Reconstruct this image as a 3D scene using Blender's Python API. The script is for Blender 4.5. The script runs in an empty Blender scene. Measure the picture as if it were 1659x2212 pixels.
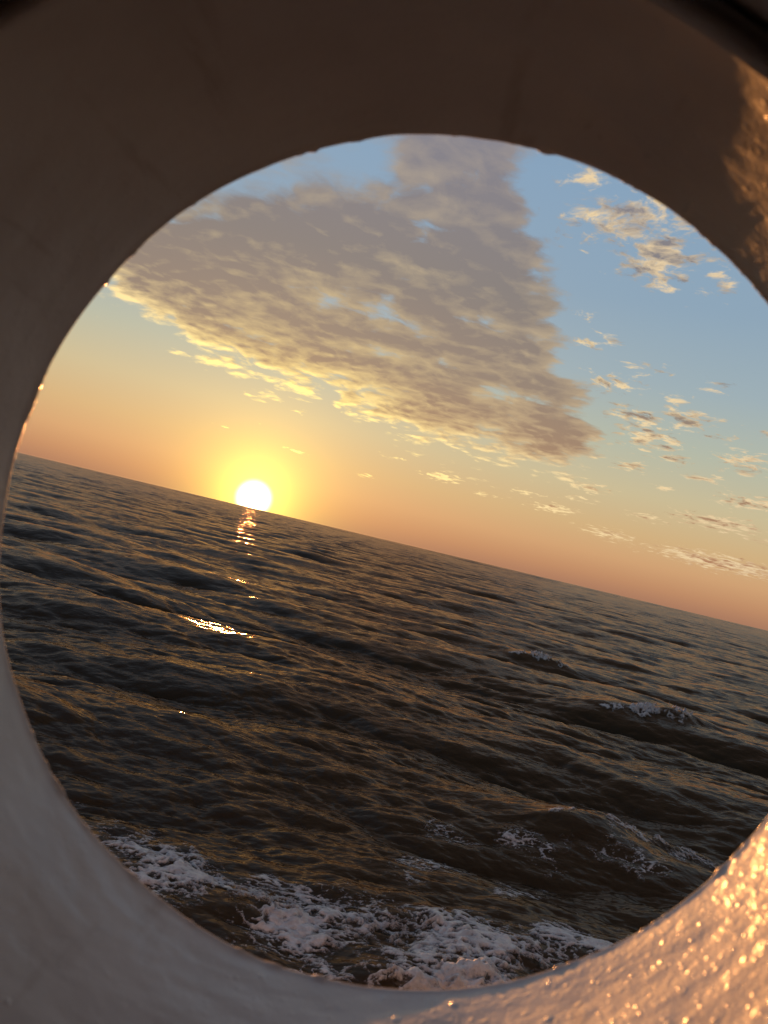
import bpy, math, random
import numpy as np
from mathutils import Vector, Matrix

sc = bpy.context.scene
col = sc.collection

# ------------------------------------------------------------------ camera
CAM_H = 4.5                                   # eye height above the sea
PITCH, ROLL = math.radians(1.83), math.radians(13.37)
FWD = Vector((0, math.cos(PITCH), math.sin(PITCH)))
_x0 = Vector((1, 0, 0)); _u0 = Vector((0, -math.sin(PITCH), math.cos(PITCH)))
RGT = math.cos(ROLL)*_x0 + math.sin(ROLL)*_u0
UPV = -math.sin(ROLL)*_x0 + math.cos(ROLL)*_u0
EYE = Vector((0, 0, CAM_H))
cam = bpy.data.cameras.new('camera')
camo = bpy.data.objects.new('camera', cam); col.objects.link(camo)
_m = Matrix((RGT, UPV, -FWD)).transposed().to_4x4(); _m.translation = EYE
camo.matrix_world = _m
cam.sensor_fit = 'VERTICAL'; cam.sensor_height = 36.0; cam.lens = 36.0*1789/2212
cam.clip_start = 0.01; cam.clip_end = 40000
cam.dof.use_dof = True; cam.dof.focus_distance = 40.0; cam.dof.aperture_fstop = 14.0
sc.camera = camo

# ------------------------------------------------------------------ sun, exposure
SUN_AZ, SUN_EL = math.radians(-8.92), math.radians(0.68)
SUN = Vector((math.sin(SUN_AZ)*math.cos(SUN_EL), math.cos(SUN_AZ)*math.cos(SUN_EL), math.sin(SUN_EL)))
sl = bpy.data.lights.new('sun', 'SUN'); sl.energy = 2.55; sl.angle = math.radians(1.0)
sl.color = (1.0, 0.385, 0.105)
slo = bpy.data.objects.new('sun', sl); col.objects.link(slo)
slo.rotation_euler = SUN.to_track_quat('Z', 'Y').to_euler()
slo.location = (0, 0, 30)
vs = sc.view_settings
vs.view_transform = 'Standard'; vs.look = 'None'; vs.exposure = 0.0; vs.gamma = 1.0
vs.use_curve_mapping = False
sc.cycles.use_denoising = True
sc.cycles.max_bounces = 8; sc.cycles.diffuse_bounces = 4; sc.cycles.glossy_bounces = 4
sc.cycles.caustics_reflective = False; sc.cycles.caustics_refractive = False
sc.cycles.sample_clamp_indirect = 3.0

# ------------------------------------------------------------------ world: sunset sky with a cloud layer
def lin(r, g, b):
    f = lambda c: (c/255/12.92) if c/255 <= .04045 else ((c/255+.055)/1.055)**2.4
    return (f(r), f(g), f(b), 1.0)

class Nodes:
    """small expression builder over a node tree"""
    def __init__(s, nt): s.nt = nt
    def new(s, t): return s.nt.nodes.new(t)
    def put(s, sock, v):
        if hasattr(v, 'is_linked'): s.nt.links.new(v, sock)
        elif isinstance(v, (tuple, list, Vector)):
            sock.default_value = tuple(v) if len(sock.default_value) == len(v) else tuple(v)[:3]
        else: sock.default_value = v
    def m(s, op, a, b=None, c=None, clamp=False):
        n = s.new('ShaderNodeMath'); n.operation = op; n.use_clamp = clamp
        for i, v in enumerate((a, b, c)):
            if v is not None: s.put(n.inputs[i], v)
        return n.outputs[0]
    def add(s, a, b): return s.m('ADD', a, b)
    def sub(s, a, b): return s.m('SUBTRACT', a, b)
    def mul(s, a, b): return s.m('MULTIPLY', a, b)
    def vm(s, op, a, b=None, scale=None):
        n = s.new('ShaderNodeVectorMath'); n.operation = op
        s.put(n.inputs[0], a)
        if b is not None: s.put(n.inputs[1], b)
        if scale is not None: s.put(n.inputs['Scale'], scale)
        return n.outputs['Value'] if op in ('DOT_PRODUCT', 'LENGTH') else n.outputs[0]
    def xyz(s, x, y, z):
        n = s.new('ShaderNodeCombineXYZ')
        for i, v in enumerate((x, y, z)): s.put(n.inputs[i], v)
        return n.outputs[0]
    def sep(s, v):
        n = s.new('ShaderNodeSeparateXYZ'); s.put(n.inputs[0], v); return n.outputs
    def smooth(s, x, lo, hi, a=0.0, b=1.0):
        n = s.new('ShaderNodeMapRange'); n.interpolation_type = 'SMOOTHSTEP'
        for i, v in enumerate((x, lo, hi, a, b)): s.put(n.inputs[i], v)
        return n.outputs[0]
    def linear(s, x, lo, hi, a=0.0, b=1.0):
        n = s.new('ShaderNodeMapRange')
        for i, v in enumerate((x, lo, hi, a, b)): s.put(n.inputs[i], v)
        return n.outputs[0]
    def noise(s, vec, scale, detail=6.0, rough=.55, dist=0.0, lac=2.0):
        n = s.new('ShaderNodeTexNoise'); s.put(n.inputs['Vector'], vec)
        n.inputs['Scale'].default_value = scale; n.inputs['Detail'].default_value = detail
        n.inputs['Roughness'].default_value = rough; n.inputs['Distortion'].default_value = dist
        n.inputs['Lacunarity'].default_value = lac
        return n.outputs[0]
    def curve(s, x, pts, lo, hi, vlo, vhi):
        """piecewise curve y(x): pts [(x, y)]"""
        t = s.linear(x, lo, hi)
        n = s.new('ShaderNodeFloatCurve'); c = n.mapping.curves[0]
        q = [((px-lo)/(hi-lo), (py-vlo)/(vhi-vlo)) for px, py in pts]
        c.points[0].location = q[0]; c.points[1].location = q[-1]
        for p in q[1:-1]: c.points.new(*p)
        for p in c.points: p.handle_type = 'AUTO_CLAMPED'
        n.mapping.update(); s.put(n.inputs['Value'], t)
        return s.linear(n.outputs[0], 0, 1, vlo, vhi)
    def ramp(s, x, pts, lo, hi):
        n = s.new('ShaderNodeValToRGB'); e = n.color_ramp.elements
        q = [((p-lo)/(hi-lo), c) for p, c in pts]
        e[0].position, e[0].color = q[0]; e[1].position, e[1].color = q[-1]
        for p, c in q[1:-1]:
            k = e.new(p); k.color = c
        s.put(n.inputs[0], s.linear(x, lo, hi)); return n.outputs[0]
    def mix(s, f, a, b):
        n = s.new('ShaderNodeMix'); n.data_type = 'RGBA'
        s.put(n.inputs[0], f); s.put(n.inputs[6], a); s.put(n.inputs[7], b); return n.outputs[2]
    def mixop(s, op, f, a, b):
        n = s.new('ShaderNodeMix'); n.data_type = 'RGBA'; n.blend_type = op
        s.put(n.inputs[0], f); s.put(n.inputs[6], a); s.put(n.inputs[7], b); return n.outputs[2]

def build_world():
    w = bpy.data.worlds.new('World'); sc.world = w; w.use_nodes = True
    w.cycles.sampling_method = 'NONE'
    nt = w.node_tree; N = Nodes(nt); K = 10.0            # background strength is 1/K
    bg = nt.nodes['Background']; bg.inputs[1].default_value = 1/K
    tc = N.new('ShaderNodeTexCoord'); d = N.vm('NORMALIZE', tc.outputs['Generated'])
    dx, dy, dz = N.sep(d)
    el = N.m('DEGREES', N.m('ARCSINE', dz)); az = N.m('DEGREES', N.m('ARCTAN2', dx, dy))
    ang = N.m('DEGREES', N.m('ARCCOSINE', N.m('MINIMUM', N.vm('DOT_PRODUCT', d, tuple(SUN)), 0.999999)))
    sky = N.new('ShaderNodeTexSky'); sky.sky_type = 'NISHITA'; sky.sun_disc = False
    sky.sun_elevation = SUN_EL; sky.sun_rotation = SUN_AZ; sky.dust_density = 1.5; sky.altitude = 5
    # air colour by elevation (degrees)
    air = N.ramp(el, [(-2, lin(150, 100, 78)), (0, lin(174, 125, 99)), (1.0, lin(195, 143, 106)), (2.4, lin(212, 165, 120)),
                      (4.2, lin(213, 180, 132)), (6.8, lin(206, 192, 154)), (10, lin(184, 190, 172)), (14, lin(162, 180, 187)),
                      (19, lin(145, 170, 190)), (26, lin(138, 167, 194)), (45, lin(98, 126, 164)), (90, lin(66, 92, 140))], -2, 90)
    base = N.mixop('ADD', 1.0, N.vm('SCALE', air, scale=.93*K), N.vm('SCALE', sky.outputs[0], scale=.055))
    # opposite the sun the sky is dimmer
    away = N.smooth(ang, 35, 130, 1.0, .40)
    base = N.vm('SCALE', base, scale=away)
    # aureole round the sun
    def glow(A, s_, c):
        g = N.mul(N.m('EXPONENT', N.mul(ang, -1.0/s_)), A*K)
        return N.vm('SCALE', c, scale=g)
    aure = N.vm('ADD', glow(2.6, 1.80, (1.0, .80, .10)), glow(.46, 7.0, (1.0, .50, .10)))
    core = N.vm('SCALE', (1.0, .97, .80), scale=N.smooth(ang, 1.45, .15, 0.0, 6.0*K))
    sunlight = N.vm('ADD', aure, core)
    # ---- clouds
    den = N.add(N.m('MAXIMUM', dz, 0.0), .13)
    px, py = N.m('DIVIDE', dx, den), N.m('DIVIDE', dy, den)
    p = N.xyz(px, py, 0.0)
    # outline of the big bank: el above lower(az), az left of right(el)
    low = N.curve(az, [(-90, 40), (-40, 22), (-24, 12.6), (-21.7, 11.9), (-19, 10.2), (-14.2, 8.5), (-10.3, 8.0), (-6, 7.7),
                       (-1.6, 7.1), (3.9, 6.3), (7.1, 6.4), (10.1, 6.2), (12.4, 7.0), (14.1, 9.0), (20, 24), (60, 40)], -90, 60, 0, 40)
    rgt = N.curve(el, [(0, 14), (9.7, 14.3), (12.5, 12.4), (14.5, 10.3), (17, 8.4), (19.4, 6.9), (22.1, 5.9), (27, 4.8), (30.5, 12), (36, 90), (50, 180), (90, 180)],
                  0, 90, 0, 180)
    s1 = N.sub(el, low); s2 = N.add(N.sub(rgt, az), .9)
    warp = N.mul(N.sub(N.noise(p, 2.6, 4), .5), 3.4)
    s = N.m('SMOOTH_MIN', N.mul(s1, .85), N.mul(s2, .75), .8)
    s = N.add(s, warp)
    bank = N.linear(s, -2.6, 2.8, -.64, .38)
    # thinner, more broken towards the upper left
    thin = N.mul(N.smooth(N.add(N.sub(el, 17.5), N.mul(N.add(az, 12), -.35)), 0, 5), N.smooth(az, -3.0, -8.0))
    bank = N.sub(bank, N.mul(thin, .34))
    ae1 = N.xyz(N.add(az, warp), N.add(el, N.mul(warp, .4)), 0.0)
    for a, e, w1, w2, st in [(-7.0, 14.9, 2.0, 1.0, .26), (-3.4, 15.3, 1.8, .6, .22), (-.4, 14.6, 2.2, .7, .24), (4.8, 16.0, 2.6, .6, .30), (-1.0, 12.6, 3.0, .5, .32), (6.5, 11.5, 2.4, .5, .26), (-5.6, 8.6, .8, 1.2, .30), (9.5, 14.0, 2.0, .7, .26)]:
        q = N.vm('LENGTH', N.vm('MULTIPLY', N.vm('SUBTRACT', ae1, (a, e, 0)), (1/w1, 1/w2, 0)))
        bank = N.sub(bank, N.m('MAXIMUM', N.m('MULTIPLY_ADD', q, -.62*st, st), 0.0))
    # small clouds: az, el, half width, half height, strength
    blobs = [(11.2, 23.4, 3.4, 1.7, .62), (14.2, 21.7, 2.6, 1.6, .66), (17.3, 22.9, 1.8, 1.3, .46), (18.2, 20.7, 1.6, .8, .46), (8.4, 25.6, 2.0, 1.2, .44),
             (14.4, 25.0, 2.6, 1.2, .60),
             (18.2, 12.3, 2.2, .75, .56), (16.3, 10.5, 2.3, .9, .58), (22.3, 10.0, 2.2, .7, .52), (23.6, 7.6, 2.2, .55, .55),
             (18.0, 9.5, 1.3, .35, .50), (15.4, 8.5, 1.5, .4, .5), (11.2, 4.7, 1.5, .32, .62), (12.4, 5.7, 1.5, .25, .45),
             (3.4, 5.1, 1.3, .30, .60), (13.1, 6.6, 1.6, .4, .52), (15.0, 3.8, 1.7, .45, .52), (21.6, 6.0, 2.8, .55, .58),
             (22.5, 3.5, 4.6, .55, .62), (-6.9, 4.5, .9, .13, .48), (-12.1, 4.9, .8, .10, .46), (-2.1, 4.0, .7, .13, .46),
             (-.2, 5.6, 1.3, .16, .42), (-7.2, 7.2, .5, .2, .45), (11.2, 16.0, 1.8, .7, .42), (15.2, 15.0, 2.2, .6, .40),
             (20.2, 14.6, 1.5, .5, .36), (18.0, 7.4, 1.0, .3, .42), (9.0, 5.3, 1.2, .25, .4), (13.2, 13.6, 2.0, .7, .5), (15.2, 11.8, 2.2, .7, .52), (10.2, 17.6, 1.4, .6, .4), (17.6, 13.3, 1.4, .4, .45), (20.8, 11.4, 1.6, .4, .42), (23.6, 12.0, 1.4, .4, .42), (12.6, 24.6, 2.4, 1.4, .55), (16.2, 24.2, 2.2, 1.2, .5), (20.2, 8.6, 1.4, .35, .45), (17.2, 5.4, 1.6, .3, .42), (24.6, 5.4, 1.6, .3, .42), (6.4, 4.6, 1.0, .18, .4)]
    tot = None
    wa = N.mul(N.sub(N.noise(p, .9, 2), .5), 2.0)
    ae2 = N.xyz(N.add(az, wa), el, 0.0)
    for a, e, wa_, we, st in blobs:
        q = N.vm('LENGTH', N.vm('MULTIPLY', N.vm('SUBTRACT', ae2, (a, e, 0)), (1/wa_, 1/we, 0)))
        g = N.m('MULTIPLY_ADD', q, -.55*st, st)
        tot = g if tot is None else N.m('MAXIMUM', tot, g)
    far = N.smooth(N.m('ABSOLUTE', az), 26, 40, 0, .30)          # scattered cloud goes on all round
    small = N.sub(N.m('MAXIMUM', tot, far), .36)
    sunp = (SUN.x/math.hypot(SUN.x, SUN.y), SUN.y/math.hypot(SUN.x, SUN.y), 0)
    wob = N.noise(p, 5.0, 3, .55); wob = N.mul(N.sub(wob, .5), .12)
    pw = N.vm('ADD', p, N.xyz(wob, N.mul(wob, -.7), 0.0))
    big = N.mul(N.sub(N.noise(N.vm('ADD', p, (7.3, 2.1, 0)), 1.5, 3, .5), .5), .85)
    def puff(vec, sc_):
        n = N.new('ShaderNodeTexVoronoi'); n.voronoi_dimensions = '2D'; n.feature = 'F1'
        N.put(n.inputs['Vector'], vec); n.inputs['Scale'].default_value = sc_
        n.inputs['Detail'].default_value = 1.0; n.inputs['Roughness'].default_value = .45
        return N.sub(.42, n.outputs['Distance'])
    def field(vec, det):
        return N.add(N.mul(N.sub(N.noise(vec, 4.4, det+1, .65, .0), .5), 1.25), N.mul(puff(vec, 11.0), .24))
    f0 = field(pw, 8); f1 = field(N.vm('ADD', pw, tuple(.045*c for c in sunp)), 5)
    fs = N.add(N.mul(N.sub(N.noise(pw, 19.0, 5, .62), .5), 1.35), N.mul(N.sub(f0, .03), .35))
    dens = N.m('MAXIMUM', N.add(N.add(f0, big), bank), N.add(fs, small))
    alpha = N.smooth(dens, -.13, N.add(.15, N.mul(thin, .42)))
    alpha = N.mul(alpha, N.smooth(el, .4, 3.0))
    thick = N.smooth(dens, .02, .42)
    lit = N.mul(N.sub(f0, f1), 3.0)
    # light: thin edges glow, lumps lit from the sun's side, decays into the bank
    edge = N.m('EXPONENT', N.mul(N.m('MAXIMUM', N.add(s1, N.mul(warp, .6)), 0.0), -.72))
    near = N.m('EXPONENT', N.mul(N.m('MAXIMUM', N.sub(ang, 6), 0.0), -.085))
    loose = N.smooth(N.sub(small, bank), -.05, .25)               # 1 for the scattered small clouds
    open_ = N.m('MAXIMUM', N.mul(edge, N.smooth(s2, -1.0, 3.0)), N.mul(loose, .75))
    light = N.add(N.mul(N.sub(1.0, thick), N.add(N.smooth(el, 24, 12, .10, .22), N.mul(open_, .55))), N.mul(lit, N.add(N.smooth(el, 26, 14, .16, .22), N.mul(open_, 1.2))))
    light = N.add(light, N.mul(open_, N.mul(near, .95)))
    light = N.add(light, N.mul(N.sub(N.noise(p, 2.2, 3, .5), .52), .42))
    light = N.m('MINIMUM', N.m('MAXIMUM', light, 0.0), 1.0)
    shade = N.ramp(el, [(0, lin(186, 128, 92)), (4, lin(176, 130, 98)), (7, lin(166, 131, 103)), (12, lin(147, 129, 115)), (18, lin(134, 126, 122)), (27, lin(132, 129, 138)), (36, lin(122, 108, 98)), (90, lin(98, 86, 78))], 0, 90)
    bright = N.mix(near, lin(226, 200, 164), lin(255, 226, 128))
    bright = N.vm('SCALE', bright, scale=N.add(1.0, N.mul(near, .60)))
    cloud = N.mix(light, shade, bright)
    cloud = N.vm('SCALE', cloud, scale=N.mul(away, K))
    skyc = N.mix(N.mul(alpha, .96), base, cloud)
    fin = N.vm('ADD', skyc, sunlight)
    # below the horizon: dim sea-coloured air (hidden by the sea)
    N.put(bg.inputs[0], N.mix(N.smooth(el, -.6, -3.0), fin, tuple(c*K for c in lin(48, 40, 34)[:3]) + (1,)))
build_world()

# ------------------------------------------------------------------ helpers
def tag(o, label=None, cat=None, group=None, kind=None):
    for k, v in (('label', label), ('category', cat), ('group', group), ('kind', kind)):
        if v: o[k] = v
    return o

def mesh_obj(name, verts, quads, mat, parent=None, smooth=True):
    """verts (n,3) array, quads (m,4) array -> one mesh object"""
    me = bpy.data.meshes.new(name)
    v = np.asarray(verts, np.float32); q = np.asarray(quads, np.int32); n, k = q.shape
    me.vertices.add(len(v)); me.vertices.foreach_set('co', v.ravel())
    me.loops.add(n*k); me.loops.foreach_set('vertex_index', q.ravel())
    me.polygons.add(n); me.polygons.foreach_set('loop_start', np.arange(0, n*k, k, dtype=np.int32))
    me.polygons.foreach_set('loop_total', np.full(n, k, np.int32))
    me.polygons.foreach_set('use_smooth', np.full(n, smooth, bool))
    me.update(calc_edges=True); me.materials.append(mat)
    o = bpy.data.objects.new(name, me); col.objects.link(o)
    if parent: o.parent = parent
    return o

def grid_quads(nr, nc, wrap=False):
    i = np.arange(nr-1)[:, None]; j = np.arange(nc if wrap else nc-1)[None, :]
    jn = (j+1) % nc
    return np.stack([i*nc+j, i*nc+jn, (i+1)*nc+jn, (i+1)*nc+j], -1).reshape(-1, 4)

def material(name):
    m = bpy.data.materials.new(name); m.use_nodes = True
    return m, Nodes(m.node_tree), m.node_tree.nodes['Principled BSDF']

rng = np.random.default_rng(11)

def sample(tile, L, x, y):
    """bilinear lookup of periodic tile(s) (..., n, n) of size L at points"""
    n = tile.shape[-1]
    u = (x/L*n) % n; v = (y/L*n) % n
    i0 = np.floor(u).astype(np.int64); j0 = np.floor(v).astype(np.int64)
    fu = (u-i0).astype(np.float32); fv = (v-j0).astype(np.float32)
    i0 %= n; j0 %= n; i1 = (i0+1) % n; j1 = (j0+1) % n
    return (tile[..., j0, i0]*(1-fu)*(1-fv) + tile[..., j0, i1]*fu*(1-fv)
            + tile[..., j1, i0]*(1-fu)*fv + tile[..., j1, i1]*fu*fv)

def fractal_tile(n, beta, kmin, kmax):
    """periodic fractal noise, unit variance"""
    k = np.fft.fftfreq(n)*n; kk = np.hypot(k[None, :], k[:, None]); kk[0, 0] = 1
    a = np.where((kk >= kmin) & (kk <= kmax), kk**(-beta), 0)
    z = np.fft.ifft2(a*(rng.normal(size=(n, n)) + 1j*rng.normal(size=(n, n)))).real
    return (z/z.std()).astype(np.float32)

FR_A = fractal_tile(512, 1.5, 3, 200)
FR_B = fractal_tile(512, 1.2, 6, 220)
FR_C = fractal_tile(512, 1.9, 2, 120)
FR_D = fractal_tile(512, 2.3, 4, 70)
FR_E = fractal_tile(512, 2.1, 4, 50)

# ------------------------------------------------------------------ the sea surface
WIND = math.radians(-97)                     # heading of the waves, measured from +X
def wave_tile(L, lmin, lmax, rms_slope, spread, n=512):
    """one cascade of a wind-sea spectrum -> (height, dx, dy) tiles"""
    k = 2*math.pi*np.fft.fftfreq(n, L/n); kx, ky = k[None, :], k[:, None]
    kk = np.hypot(kx, ky); kk[0, 0] = 1e9
    c = (kx*math.cos(WIND) + ky*math.sin(WIND))/kk
    lam = 2*math.pi/kk
    band = (lam <= lmax) & (lam >= lmin)
    amp = np.where(band, kk**-2.0*(np.abs(c)**spread + .05), 0)   # k^-4 energy
    h = amp*(rng.normal(size=(n, n)) + 1j*rng.normal(size=(n, n)))
    z = np.fft.ifft2(h)
    sl = np.fft.ifft2(1j*kx*h).real, np.fft.ifft2(1j*ky*h).real
    s = rms_slope/math.sqrt(sl[0].var() + sl[1].var())
    ddx = np.fft.ifft2(-1j*kx/kk*h).real*s; ddy = np.fft.ifft2(-1j*ky/kk*h).real*s
    return np.stack([z.real*s, ddx, ddy]).astype(np.float32)

CASC = [  # tile size, tile, choppiness, fade-in start/end, fade-out start/end (m)
    (907.0, wave_tile(907.0, 40.0, 160.0, .055, 3.0), .6, 350, 1400, 30000, 40000),
    (113.0, wave_tile(113.0, 6.0, 22.0, .098, 4.0), 1.2, -2, -1, 4000, 12000),
    (31.3, wave_tile(31.3, 1.3, 6.5, .175, 2.8), 1.45, -2, -1, 1500, 5000),
    (7.3, wave_tile(7.3, .30, 1.3, .160, 1.8), 1.25, -2, -1, 200, 600),
    (2.3, wave_tile(2.3, .075, .34, .150, 1.2), .9, -2, -1, 25, 80),
]
# breaking crests: x, y, half length, front-to-back width, height, turn (rad)
CRESTS = [
    (6.2, 15.8, 1.9, .5, .24, .20), (3.4, 14.7, 1.7, .5, .12, .22),
    (12.2, 32.3, 2.3, .8, .30, .22), (9.7, 43.9, 1.5, .8, .26, .12),
    (1.75, 9.05, 1.0, .42, .24, .30), (.35, 17.2, 2.6, 1.0, .12, .05),
]
def crest_terms(x, y, c):
    cx, cy, hl, wd, ht, tn = c
    u = (x-cx)*math.cos(tn) + (y-cy)*math.sin(tn); v = -(x-cx)*math.sin(tn) + (y-cy)*math.cos(tn)
    return u/hl, v/wd

def sea(x, y):
    """rest position -> displaced surface point"""
    r = np.hypot(x, y)
    X = x.astype(np.float32).copy(); Y = y.astype(np.float32).copy(); Z = np.zeros_like(X)
    for i, (L, t, ch, a0, a1, r0, r1) in enumerate(CASC):
        f = np.clip((r1-r)/(r1-r0), 0, 1)*np.clip((r-a0)/(a1-a0), 0, 1); f = f*f*(3-2*f)
        if i in (1, 2): f = f*(.45+.55*np.clip((r-10)/7, 0, 1))       # smoother in the lee of the hull
        if i == 2: f = f*(1-.36*np.clip((r-22)/30, 0, 1))
        if not (f > 0).any(): continue
        a = sample(t, L, x, y)
        Z += a[0]*f; X += a[1]*f*ch; Y += a[2]*f*ch
    for c in CRESTS:
        u, v = crest_terms(x, y, c)
        e = np.exp(-.5*u**4)                                   # flat-topped along the crest
        prof = np.where(v < 0, np.exp(-1.6*v*v), np.exp(-.35*v*v))   # steep towards the ship
        Z += c[4]*e*prof*(.9+.12*sample(FR_C, 9.0, x, y))
        Y -= .28*c[4]*e*np.exp(-v*v)                            # crest leans forward
    return X, Y, Z

def water_material():
    m, N, b = material('sea_water')
    nt = m.node_tree; nt.nodes.remove(b)
    g = N.new('ShaderNodeNewGeometry'); pos = g.outputs['Position']
    dist = N.vm('LENGTH', pos)
    pr = N.vm('MULTIPLY', pos, (.62, 1.0, .8))
    n1 = N.mul(N.mul(N.noise(pr, 9.0, 3, .5), .020), N.smooth(dist, 70, 15))
    n2 = N.add(N.mul(N.noise(pr, 2.8, 3, .55), .050), N.mul(N.mul(N.noise(pr, 1.5, 3, .6), .075), N.smooth(dist, 18, 60)))
    n3 = N.mul(N.mul(N.noise(pr, .8, 2, .5), .15), N.smooth(dist, 50, 200))
    bp = N.new('ShaderNodeBump'); bp.inputs['Strength'].default_value = .85; bp.inputs['Distance'].default_value = 1.0
    N.put(bp.inputs['Height'], N.add(N.add(n1, n2), n3)); nrm = bp.outputs[0]
    df = N.new('ShaderNodeBsdfDiffuse'); df.inputs['Color'].default_value = (.056, .042, .026, 1); N.put(df.inputs['Normal'], nrm)
    gl = N.new('ShaderNodeBsdfAnisotropic'); gl.inputs['Color'].default_value = (.58, .435, .36, 1)   # mirrored sky warmed and dimmed through the reflection colour
    N.put(gl.inputs['Roughness'], N.linear(dist, 10, 300, .09, .22)); N.put(gl.inputs['Normal'], nrm)
    fr = N.new('ShaderNodeFresnel'); fr.inputs['IOR'].default_value = 1.30; N.put(fr.inputs['Normal'], nrm)
    mx = N.new('ShaderNodeMixShader'); N.put(mx.inputs[0], fr.outputs[0]); N.put(mx.inputs[1], df.outputs[0]); N.put(mx.inputs[2], gl.outputs[0])
    N.put(nt.nodes['Material Output'].inputs['Surface'], mx.outputs[0])
    return m

def build_sea():
    rr = [6.3]
    while rr[-1] < 14000:
        r = rr[-1]
        a = .0028 if r < 35 else (.0055 if r < 420 else .0085)
        rr.append(r*(1+a))
    rr = np.array(rr); nc = 640
    th = np.radians(np.linspace(-40, 41, nc))
    x = rr[:, None]*np.sin(th)[None, :]; y = rr[:, None]*np.cos(th)[None, :]
    X, Y, Z = sea(x, y)
    mat = water_material()
    o = mesh_obj('sea', np.stack([X, Y, Z], -1).reshape(-1, 3), grid_quads(len(rr), nc), mat)
    tag(o, kind='structure')
    # coarser water all round, outside the finely modelled wedge
    r2 = np.geomspace(6.3, 14000, 150); t2 = np.radians(np.linspace(41, 320, 120))
    x = r2[:, None]*np.sin(t2)[None, :]; y = r2[:, None]*np.cos(t2)[None, :]
    o2 = mesh_obj('sea_around_ship', np.stack([x, y, np.full_like(x, -.02)], -1).reshape(-1, 3), grid_quads(len(r2), len(t2)), mat)
    tag(o2, kind='structure')
build_sea()

# ------------------------------------------------------------------ foam: a lumpy sheet that dips under the water where it thins out
def foam_material():
    m, N, b = material('sea_foam')
    g = N.new('ShaderNodeNewGeometry'); pos = g.outputs['Position']
    n = N.noise(pos, 9.0, 5, .6)
    N.put(b.inputs['Base Color'], N.mix(N.smooth(n, .35, .65), (.62, .60, .60, 1), (.86, .84, .83, 1)))
    b.inputs['Roughness'].default_value = .45; b.inputs['IOR'].default_value = 1.33
    v = N.new('ShaderNodeTexVoronoi'); N.put(v.inputs['Vector'], pos); v.inputs['Scale'].default_value = 38
    hh = N.add(N.mul(v.outputs['Distance'], .008), N.mul(N.noise(pos, 26, 4, .6), .02))
    bp = N.new('ShaderNodeBump'); bp.inputs['Strength'].default_value = .8; bp.inputs['Distance'].default_value = 1.0
    N.put(bp.inputs['Height'], hh); N.put(b.inputs['Normal'], bp.outputs[0])
    at = N.new('ShaderNodeAttribute'); at.attribute_name = 'cover'
    fine = N.mul(N.sub(N.noise(N.vm('MULTIPLY', pos, (.7, 1, 1)), 36.0, 5, .7), .5), 1.0)
    al = N.smooth(N.add(at.outputs['Fac'], fine), .0, .72)
    tr = N.new('ShaderNodeBsdfTransparent'); mx = N.new('ShaderNodeMixShader')
    N.put(mx.inputs[0], al); N.put(mx.inputs[1], tr.outputs[0]); N.put(mx.inputs[2], b.outputs[0])
    out = m.node_tree.nodes['Material Output']; N.put(out.inputs['Surface'], mx.outputs[0])
    return m

def foam_sheet(name, x0, x1, y0, y1, step, density, thick, label, mat):
    nx, ny = int((x1-x0)/step)+1, int((y1-y0)/step)+1
    x, y = np.meshgrid(np.linspace(x0, x1, nx), np.linspace(y0, y1, ny))
    X, Y, Z = sea(x, y)
    d, lump = density(x, y)
    Z = Z + .004 + np.clip(d, -.3, 1.0)*thick + np.clip(d*2, 0, 1)*lump
    q = grid_quads(ny, nx)
    keep = (d.ravel()[q] > -.28).any(1)
    q = q[keep]; used = np.unique(q); mp = np.zeros(nx*ny, np.int64); mp[used] = np.arange(len(used))
    v = np.stack([X, Y, Z], -1).reshape(-1, 3)[used]
    o = mesh_obj(name, v, mp[q], mat)
    at = o.data.attributes.new('cover', 'FLOAT', 'POINT'); at.data.foreach_set('value', d.ravel()[used].astype(np.float32))
    tag(o, label, 'sea foam', kind='stuff')
    return o

def band(x, y, pts):
    """soft mask round a polyline of (x, y, half width, strength)"""
    best = np.full(x.shape, -9.0)
    for a, b in zip(pts[:-1], pts[1:]):
        ex, ey = b[0]-a[0], b[1]-a[1]
        t = np.clip(((x-a[0])*ex + (y-a[1])*ey)/(ex*ex+ey*ey), 0, 1)
        dd = np.hypot(x-a[0]-t*ex, y-a[1]-t*ey)
        w = a[2]+(b[2]-a[2])*t; s = a[3]+(b[3]-a[3])*t
        best = np.maximum(best, s-np.maximum(s, .45)*(dd/w)**2)
    return np.maximum(best, -3)

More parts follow.
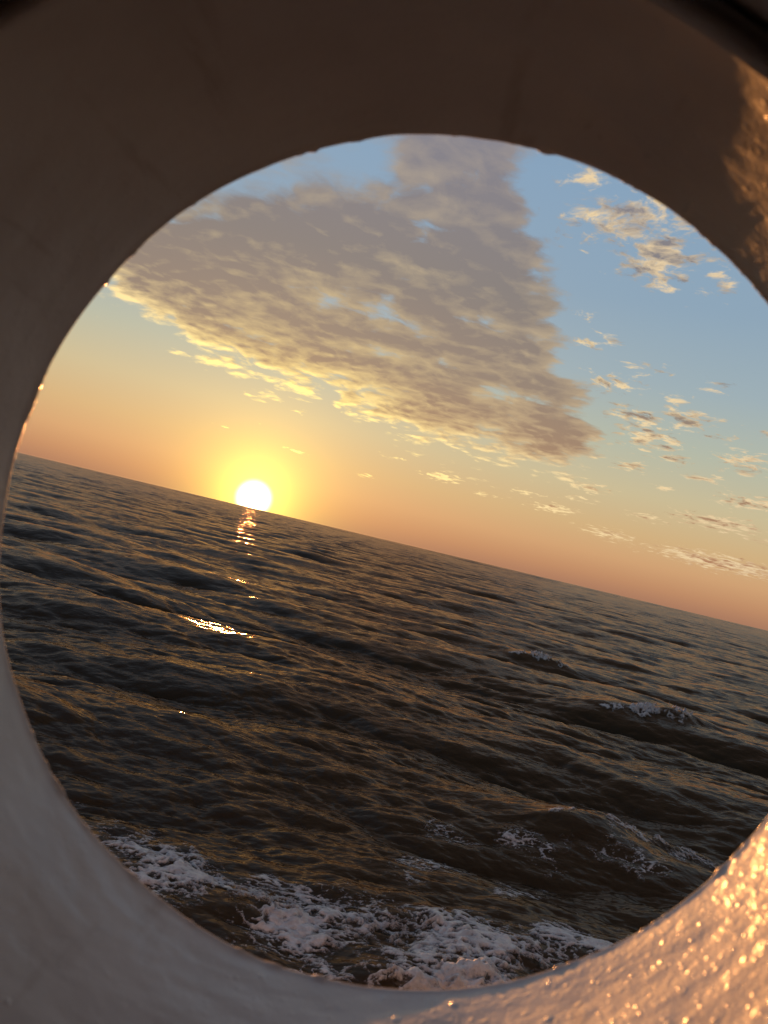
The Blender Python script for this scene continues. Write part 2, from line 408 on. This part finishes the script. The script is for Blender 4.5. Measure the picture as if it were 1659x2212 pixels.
def build_foam():
    fm = foam_material()
    def wake(x, y):
        wx = x + .18*sample(FR_C, 5.0, x, y); wy = y + .12*sample(FR_C, 5.0, x+2.2, y+1.1)
        m = band(wx, wy, [(-3.4, 11.6, .6, .25), (-2.6, 10.9, .85, .55), (-1.6, 10.3, 1.0, .75), (-.3, 9.85, .85, .85), (1.0, 9.8, .9, .95), (2.2, 9.8, .9, 1.0), (3.4, 10.4, .8, .75), (4.6, 11.2, .7, .3)])
        m = np.maximum(m, band(wx, wy, [(-.8, 9.1, .35, .45), (.4, 9.0, .4, .6), (1.2, 8.95, .5, 1.0), (2.3, 9.1, .6, 1.3)]))
        m = np.maximum(m, band(wx, wy, [(1.2, 11.8, .5, .05), (2.4, 12.3, .6, .22), (3.6, 12.4, .6, .02)]))
        m = np.maximum(m, band(wx, wy, [(2.2, 14.0, .6, .0), (4.0, 14.4, .7, .05), (6.0, 15.0, .7, .06), (7.6, 15.6, .6, .0)]))
        web = np.abs(sample(FR_E, 2.1, x*.55, y)); web2 = np.abs(sample(FR_E, 1.3, x*.7+.7, y*1.2+.3))
        lace = np.maximum(.55 - 1.05*np.minimum(web, web2*1.3), -.45)
        broad = sample(FR_C, 3.7, x, y+1.0)*.30
        d = np.clip(m, -2, 1.1)*.70 - .27 + lace*.85 + broad*.8
        lump = (.010*np.abs(sample(FR_D, 1.4, x, y)) + .030*np.abs(sample(FR_D, 3.3, x+.4, y)))*np.clip(m, 0, 1.2)**2
        return d, lump
    foam_sheet('wake_foam', -5.2, 8.2, 8.3, 16.4, .017, wake, .022,
               'lacy white foam churned up beside the ship, glowing orange at its left', fm)
    def cap(c, seed, k):
        def f(x, y):
            u, v = crest_terms(x, y, c)
            m = 1.0 - np.abs(u)**3 - (np.where(v < 0, v/.75, v/.35))**2 + .55*sample(FR_C, 3.0, x+seed, y)
            lace = .4 - .9*np.abs(sample(FR_E, 1.9, x+seed, y))
            d = np.clip(m, -2, 1)*.8 - (.34 if c is CRESTS[0] else .16) + lace*.45
            lump = k*(.05*np.abs(sample(FR_D, 1.5, x, y+seed)) + .05*np.clip(sample(FR_A, 1.6, x, y+seed), 0, 2))*np.exp(-4*v*v)*np.clip(1.1-np.abs(u), 0, 1)
            return d, lump
        return f
    for i, (j, k, st, lab) in enumerate([(0, .5, .022, 'white foam breaking along the dark wave crest nearest the lit rim'),
                             (2, 1.6, .035, 'bright whitecap farther out at the right edge of the opening'),
                             (3, 1.6, .045, 'small distant whitecap right of centre below the horizon')]):
        c = CRESTS[j]
        foam_sheet('whitecap_foam', c[0]-c[2]*1.5, c[0]+c[2]*1.5, c[1]-2.2*c[3]-.5, c[1]+1.2*c[3]+.5, st, cap(c, 1.7*i+.3, k), .03, lab, fm)
build_foam()

# ------------------------------------------------------------------ the ship: hull plating with a round fairlead, seen from the covered deck
def px_point(x, y, depth):
    """point at a depth (m along the view axis) behind a place in the picture (1659 px wide)"""
    return EYE + depth*(FWD + (x-829.5)/1789*RGT - (y-1106)/1789*UPV)

def paint_material(name, rough):
    m, N, b = material(name)
    tc = N.new('ShaderNodeNewGeometry'); pos = tc.outputs['Position']
    n = N.noise(pos, 14.0, 5, .6); st = N.noise(N.vm('MULTIPLY', pos, (30, 4, 60)), 1.0, 4, .6)
    c = N.mix(N.smooth(n, .35, .70), (.64, .615, .60, 1), (.71, .69, .68, 1))
    c = N.mix(N.mul(N.smooth(st, .60, .78), .35), c, (.30, .20, .14, 1))          # faint rusty runs
    N.put(b.inputs['Base Color'], c)
    b.inputs['Roughness'].default_value = rough
    b.inputs['Specular IOR Level'].default_value = .5
    # orange peel, and small rounded blisters under a glossy coat
    f = N.add(N.mul(N.noise(pos, 420.0, 3, .6), .00030), N.mul(N.noise(pos, 110.0, 3, .5), .0007))
    wp = N.vm('ADD', pos, N.vm('SCALE', (1, 1, 1), scale=N.mul(N.noise(pos, 160.0, 2, .5), .004)))
    for sc_, hgt, thr in ((190.0, .00030, .45), (330.0, .00016, .50)):
        vo = N.new('ShaderNodeTexVoronoi'); N.put(vo.inputs['Vector'], wp); vo.inputs['Scale'].default_value = sc_
        on = N.m('GREATER_THAN', N.sep(vo.outputs['Color'])[0], thr)
        f = N.add(f, N.mul(N.mul(N.smooth(vo.outputs['Distance'], .42, .0), on), hgt))
    f = N.mul(f, N.smooth(N.sep(pos)[0], -.08, .10, .30, 1.0))         # roughest on the weather side
    b.inputs['Coat Weight'].default_value = .5; b.inputs['Coat Roughness'].default_value = .14
    bp = N.new('ShaderNodeBump'); bp.inputs['Strength'].default_value = .8; bp.inputs['Distance'].default_value = 1.0
    N.put(bp.inputs['Height'], f); N.put(b.inputs['Normal'], bp.outputs[0]); N.put(b.inputs['Coat Normal'], bp.outputs[0])
    return m

def dark_material():
    m, N, b = material('dark_deck_paint')
    tc = N.new('ShaderNodeNewGeometry')
    n = N.noise(tc.outputs['Position'], 3.0, 5, .6)
    N.put(b.inputs['Base Color'], N.mix(n, (.05, .045, .04, 1), (.09, .08, .07, 1)))
    b.inputs['Roughness'].default_value = .7
    return m

def build_ship():
    paint, dark = paint_material('white_ship_paint', .52), dark_material()
    gloss = paint_material('glossy_paint_drops', .2)
    ship = bpy.data.objects.new('ship', None); col.objects.link(ship)
    tag(ship, 'white painted ship side whose round fairlead opening frames the sea', 'ship')
    # the tube runs from an outer circle (towards the sea) to a wider, slightly tilted inner one
    na, nl = 1080, 150
    E1, E2, FV = np.array(RGT), np.array(UPV), np.array(FWD)
    D1, D2 = .400, .2625
    C1 = px_point(920, 1215, D1); R1 = D1*926/1789
    C2 = px_point(770, 1225, D2)
    def radial(th): return np.cos(th)[:, None]*E1 + np.sin(th)[:, None]*E2
    def far_pt(th): return np.array(C1) + R1*radial(th)
    def near_pt(th):
        d = D2 + .0100*np.cos(th-math.radians(60))
        X_ = 770+1462*np.cos(th); Y_ = 1225-1462*np.sin(th)
        return np.array(EYE) + d[:, None]*(FV + ((X_-829.5)/1789)[:, None]*E1 - ((Y_-1106)/1789)[:, None]*E2)
    def relief(th, t):
        w = th/(2*math.pi); t = np.broadcast_to(t, w.shape)
        return (.00016*sample(FR_D, 1.0, w*3, t*.5) + .0008*sample(FR_C, 1.0, w, t*.2)
                + .00008*sample(FR_A, 1.0, w*4, t*.35)*(.5+.5*np.cos(th-.1)))
    def surf(th, t):
        """point on the inside of the tube: th round it, t 0 (sea) .. 1 (deck)"""
        t = np.broadcast_to(np.asarray(t, float), th.shape)
        p_ = far_pt(th)*(1-t)[:, None] + near_pt(th)*t[:, None]
        nick = np.clip(sample(FR_B, 1.0, th/(2*math.pi)*1.5, np.full_like(th, .37))-.6, 0, 2)*.0009
        dr = -(.0007+nick)*np.clip(1-t/.03, 0, 1)**2 - .0100*np.clip((t-.90)/.10, 0, 1)**1.6 + .0042*np.sin(math.pi*t)*np.clip(np.cos(th-math.radians(70)), 0, 1) + relief(th, t)
        return p_ + dr[:, None]*radial(th)
    th = np.linspace(0, 2*math.pi, na, endpoint=False)
    v = np.concatenate([surf(th, i/(nl-1)) for i in range(nl)])
    tube = mesh_obj('fairlead_tube', v, grid_quads(nl, na, True), paint, ship)
    def sweep(name, base, prof, parent, rel=0.0):
        rows = [base + ((r_ + rel*relief(th, np.full(na, .3)))[:, None])*radial(th) - f_*FV for r_, f_ in prof]
        return mesh_obj(name, np.concatenate(rows), grid_quads(len(rows), na, True), paint, parent)
    # outer rim: rolls from the tube's end outwards
    sweep('outer_rim', surf(th, 0.0), [(.0012*(1-math.cos(a)), -.0012*math.sin(a)) for a in np.linspace(0, math.pi/2, 7)] + [(.02, -.0012), (.024, .001), (.024, .016)], tube)
    # inner rim: a rounded bead, then a collar standing proud of it
    nb = surf(th, 1.0)
    sweep('inner_rim', nb, [(-.0030+.0058*(1-math.cos(a)), .0056*math.sin(a)) for a in np.linspace(0, math.pi, 14)], tube, .6)
    sweep('collar', nb, [(.0075, -.004), (.0082, .006), (.0085, .013), (.0100, .0165), (.0130, .0175), (.024, .0175), (.027, .015), (.027, -.05)], tube)
    # blistered paint and dried salt drops on the weather side: small domes
    rs = np.random.default_rng(5)
    dv, dq = [], []
    ns, nr = 10, 4
    cnt = 0
    while cnt < 700:
        a = rs.uniform(-math.pi, math.pi); t = rs.uniform(.04, .99)
        wgt = math.exp(-((a+.35)/.95)**2)*(.25+.75*t) + .006
        if rs.uniform() > wgt: continue
        cnt += 1
        A = np.array([a, a+.002, a-.002]); 
        p0 = surf(A[:1], t)[0]; ta = surf(A[1:2], t)[0]-surf(A[2:], t)[0]; tt = surf(A[:1], min(1, t+.01))[0]-surf(A[:1], t-.01)[0]
        n_ = np.cross(ta, tt); n_ /= np.linalg.norm(n_)
        if n_ @ (np.array(C1)-p0) < 0 and n_ @ radial(A[:1])[0] > 0: n_ = -n_
        if n_ @ radial(A[:1])[0] > 0: n_ = -n_
        ta /= np.linalg.norm(ta)
        R_ = .0009*math.exp(rs.normal()*.5); H_ = R_*rs.uniform(.10, .19); el_ = 1.0+rs.exponential(.6)
        rot = rs.normal()*.5; ta, tt = math.cos(rot)*ta+math.sin(rot)*np.cross(n_, ta), None
        tt = np.cross(n_, ta)
        o0 = sum(len(q_) for q_ in dv)
        pts = []
        for k in range(nr):
            ph = math.pi/2*k/(nr-.4)
            for j in range(ns):
                b_ = 2*math.pi*j/ns
                pts.append(p0 + R_*math.cos(ph)*(math.cos(b_)*ta + el_*math.sin(b_)*tt) + n_*(H_*math.sin(ph) - .0001))
        dv.append(np.array(pts))
        for k in range(nr-1):
            for j in range(ns):
                dq.append((o0+k*ns+j, o0+k*ns+(j+1) % ns, o0+(k+1)*ns+(j+1) % ns, o0+(k+1)*ns+j))
        for j in range(0, ns//2-1):
            t0 = o0+(nr-1)*ns
            dq.append((t0+j, t0+j+1, t0+ns-2-j, t0+ns-1-j))
    blist = mesh_obj('paint_blisters', np.concatenate(dv), dq, gloss, tube)
    tag(blist, 'tiny glinting blisters and drops on the paint', kind='stuff')
    # hull plate with a hole for the tube, two faces 12 mm apart
    Cm = C1 - Vector((0, .028, 0)); hole = R1+.024
    nh = 96; hv = []
    for yo in (0.0, .012):
        for ringi in range(2):
            for k in range(nh):
                a = 2*math.pi*k/nh
                if ringi == 0:
                    hv.append((Cm.x+hole*math.cos(a), Cm.y+yo, Cm.z+hole*math.sin(a)))
                else:
                    s_ = max(abs(math.cos(a)), abs(math.sin(a)))
                    sx, sz = math.cos(a)/s_, math.sin(a)/s_
                    hv.append((Cm.x+sx*14, Cm.y+yo, (Cm.z+sz*1.25) if sz > 0 else Cm.z+sz*(CAM_H+.9)))
    hq = []
    for k in range(nh):
        n_ = (k+1) % nh
        hq.append((k, n_, nh+n_, nh+k)); hq.append((2*nh+k, 3*nh+k, 3*nh+n_, 2*nh+n_))
        hq.append((nh+k, nh+n_, 3*nh+n_, 3*nh+k)); hq.append((k, 2*nh+k, 2*nh+n_, n_))
    mesh_obj('hull_plate', hv, hq, paint, ship, smooth=False)
    # covered deck behind the plating
    def box(name, x0, x1, y0, y1, z0, z1, mat):
        vv = [(x, y, z) for x in (x0, x1) for y in (y0, y1) for z in (z0, z1)]
        qq = [(0, 1, 3, 2), (4, 6, 7, 5), (0, 4, 5, 1), (2, 3, 7, 6), (0, 2, 6, 4), (1, 5, 7, 3)]
        return mesh_obj(name, vv, qq, mat, ship, smooth=False)
    yb = Cm.y
    box('deck_floor', -14, 14, -6, yb-.003, CAM_H-1.55, CAM_H-1.45, dark)
    box('deck_ceiling', -14, 14, -6, yb-.003, CAM_H+1.1, CAM_H+1.2, dark)
    box('bulkhead', -14, 14, -6.1, -6.003, -.8, CAM_H+1.2, dark)
    for sx in (-1, 1):
        box('end_bulkhead', min(sx*14, sx*13.9), max(sx*14, sx*13.9), -6, yb-.003, CAM_H-1.447, CAM_H+1.097, dark)
    return ship
build_ship()

# ------------------------------------------------------------------ thin haze added for a warm glow under the sun, round camera and sea
def build_haze():
    m = bpy.data.materials.new('glow_haze'); m.use_nodes = True; nt = m.node_tree
    nt.nodes.remove(nt.nodes['Principled BSDF'])
    v = nt.nodes.new('ShaderNodeVolumePrincipled')
    v.inputs['Color'].default_value = (.95, .88, .80, 1); v.inputs['Density'].default_value = 1.6e-6
    v.inputs['Anisotropy'].default_value = .72
    nt.links.new(v.outputs[0], nt.nodes['Material Output'].inputs['Volume'])
    vv = [(x, y, z) for x in (-15000, 15000) for y in (-15000, 15000) for z in (-6.0, 8.0)]
    qq = [(0, 1, 3, 2), (4, 6, 7, 5), (0, 4, 5, 1), (2, 3, 7, 6), (0, 2, 6, 4), (1, 5, 7, 3)]
    tag(mesh_obj('haze', vv, qq, m, smooth=False), 'thin haze volume added for the warm glow under the sun', 'haze', kind='stuff')
build_haze()
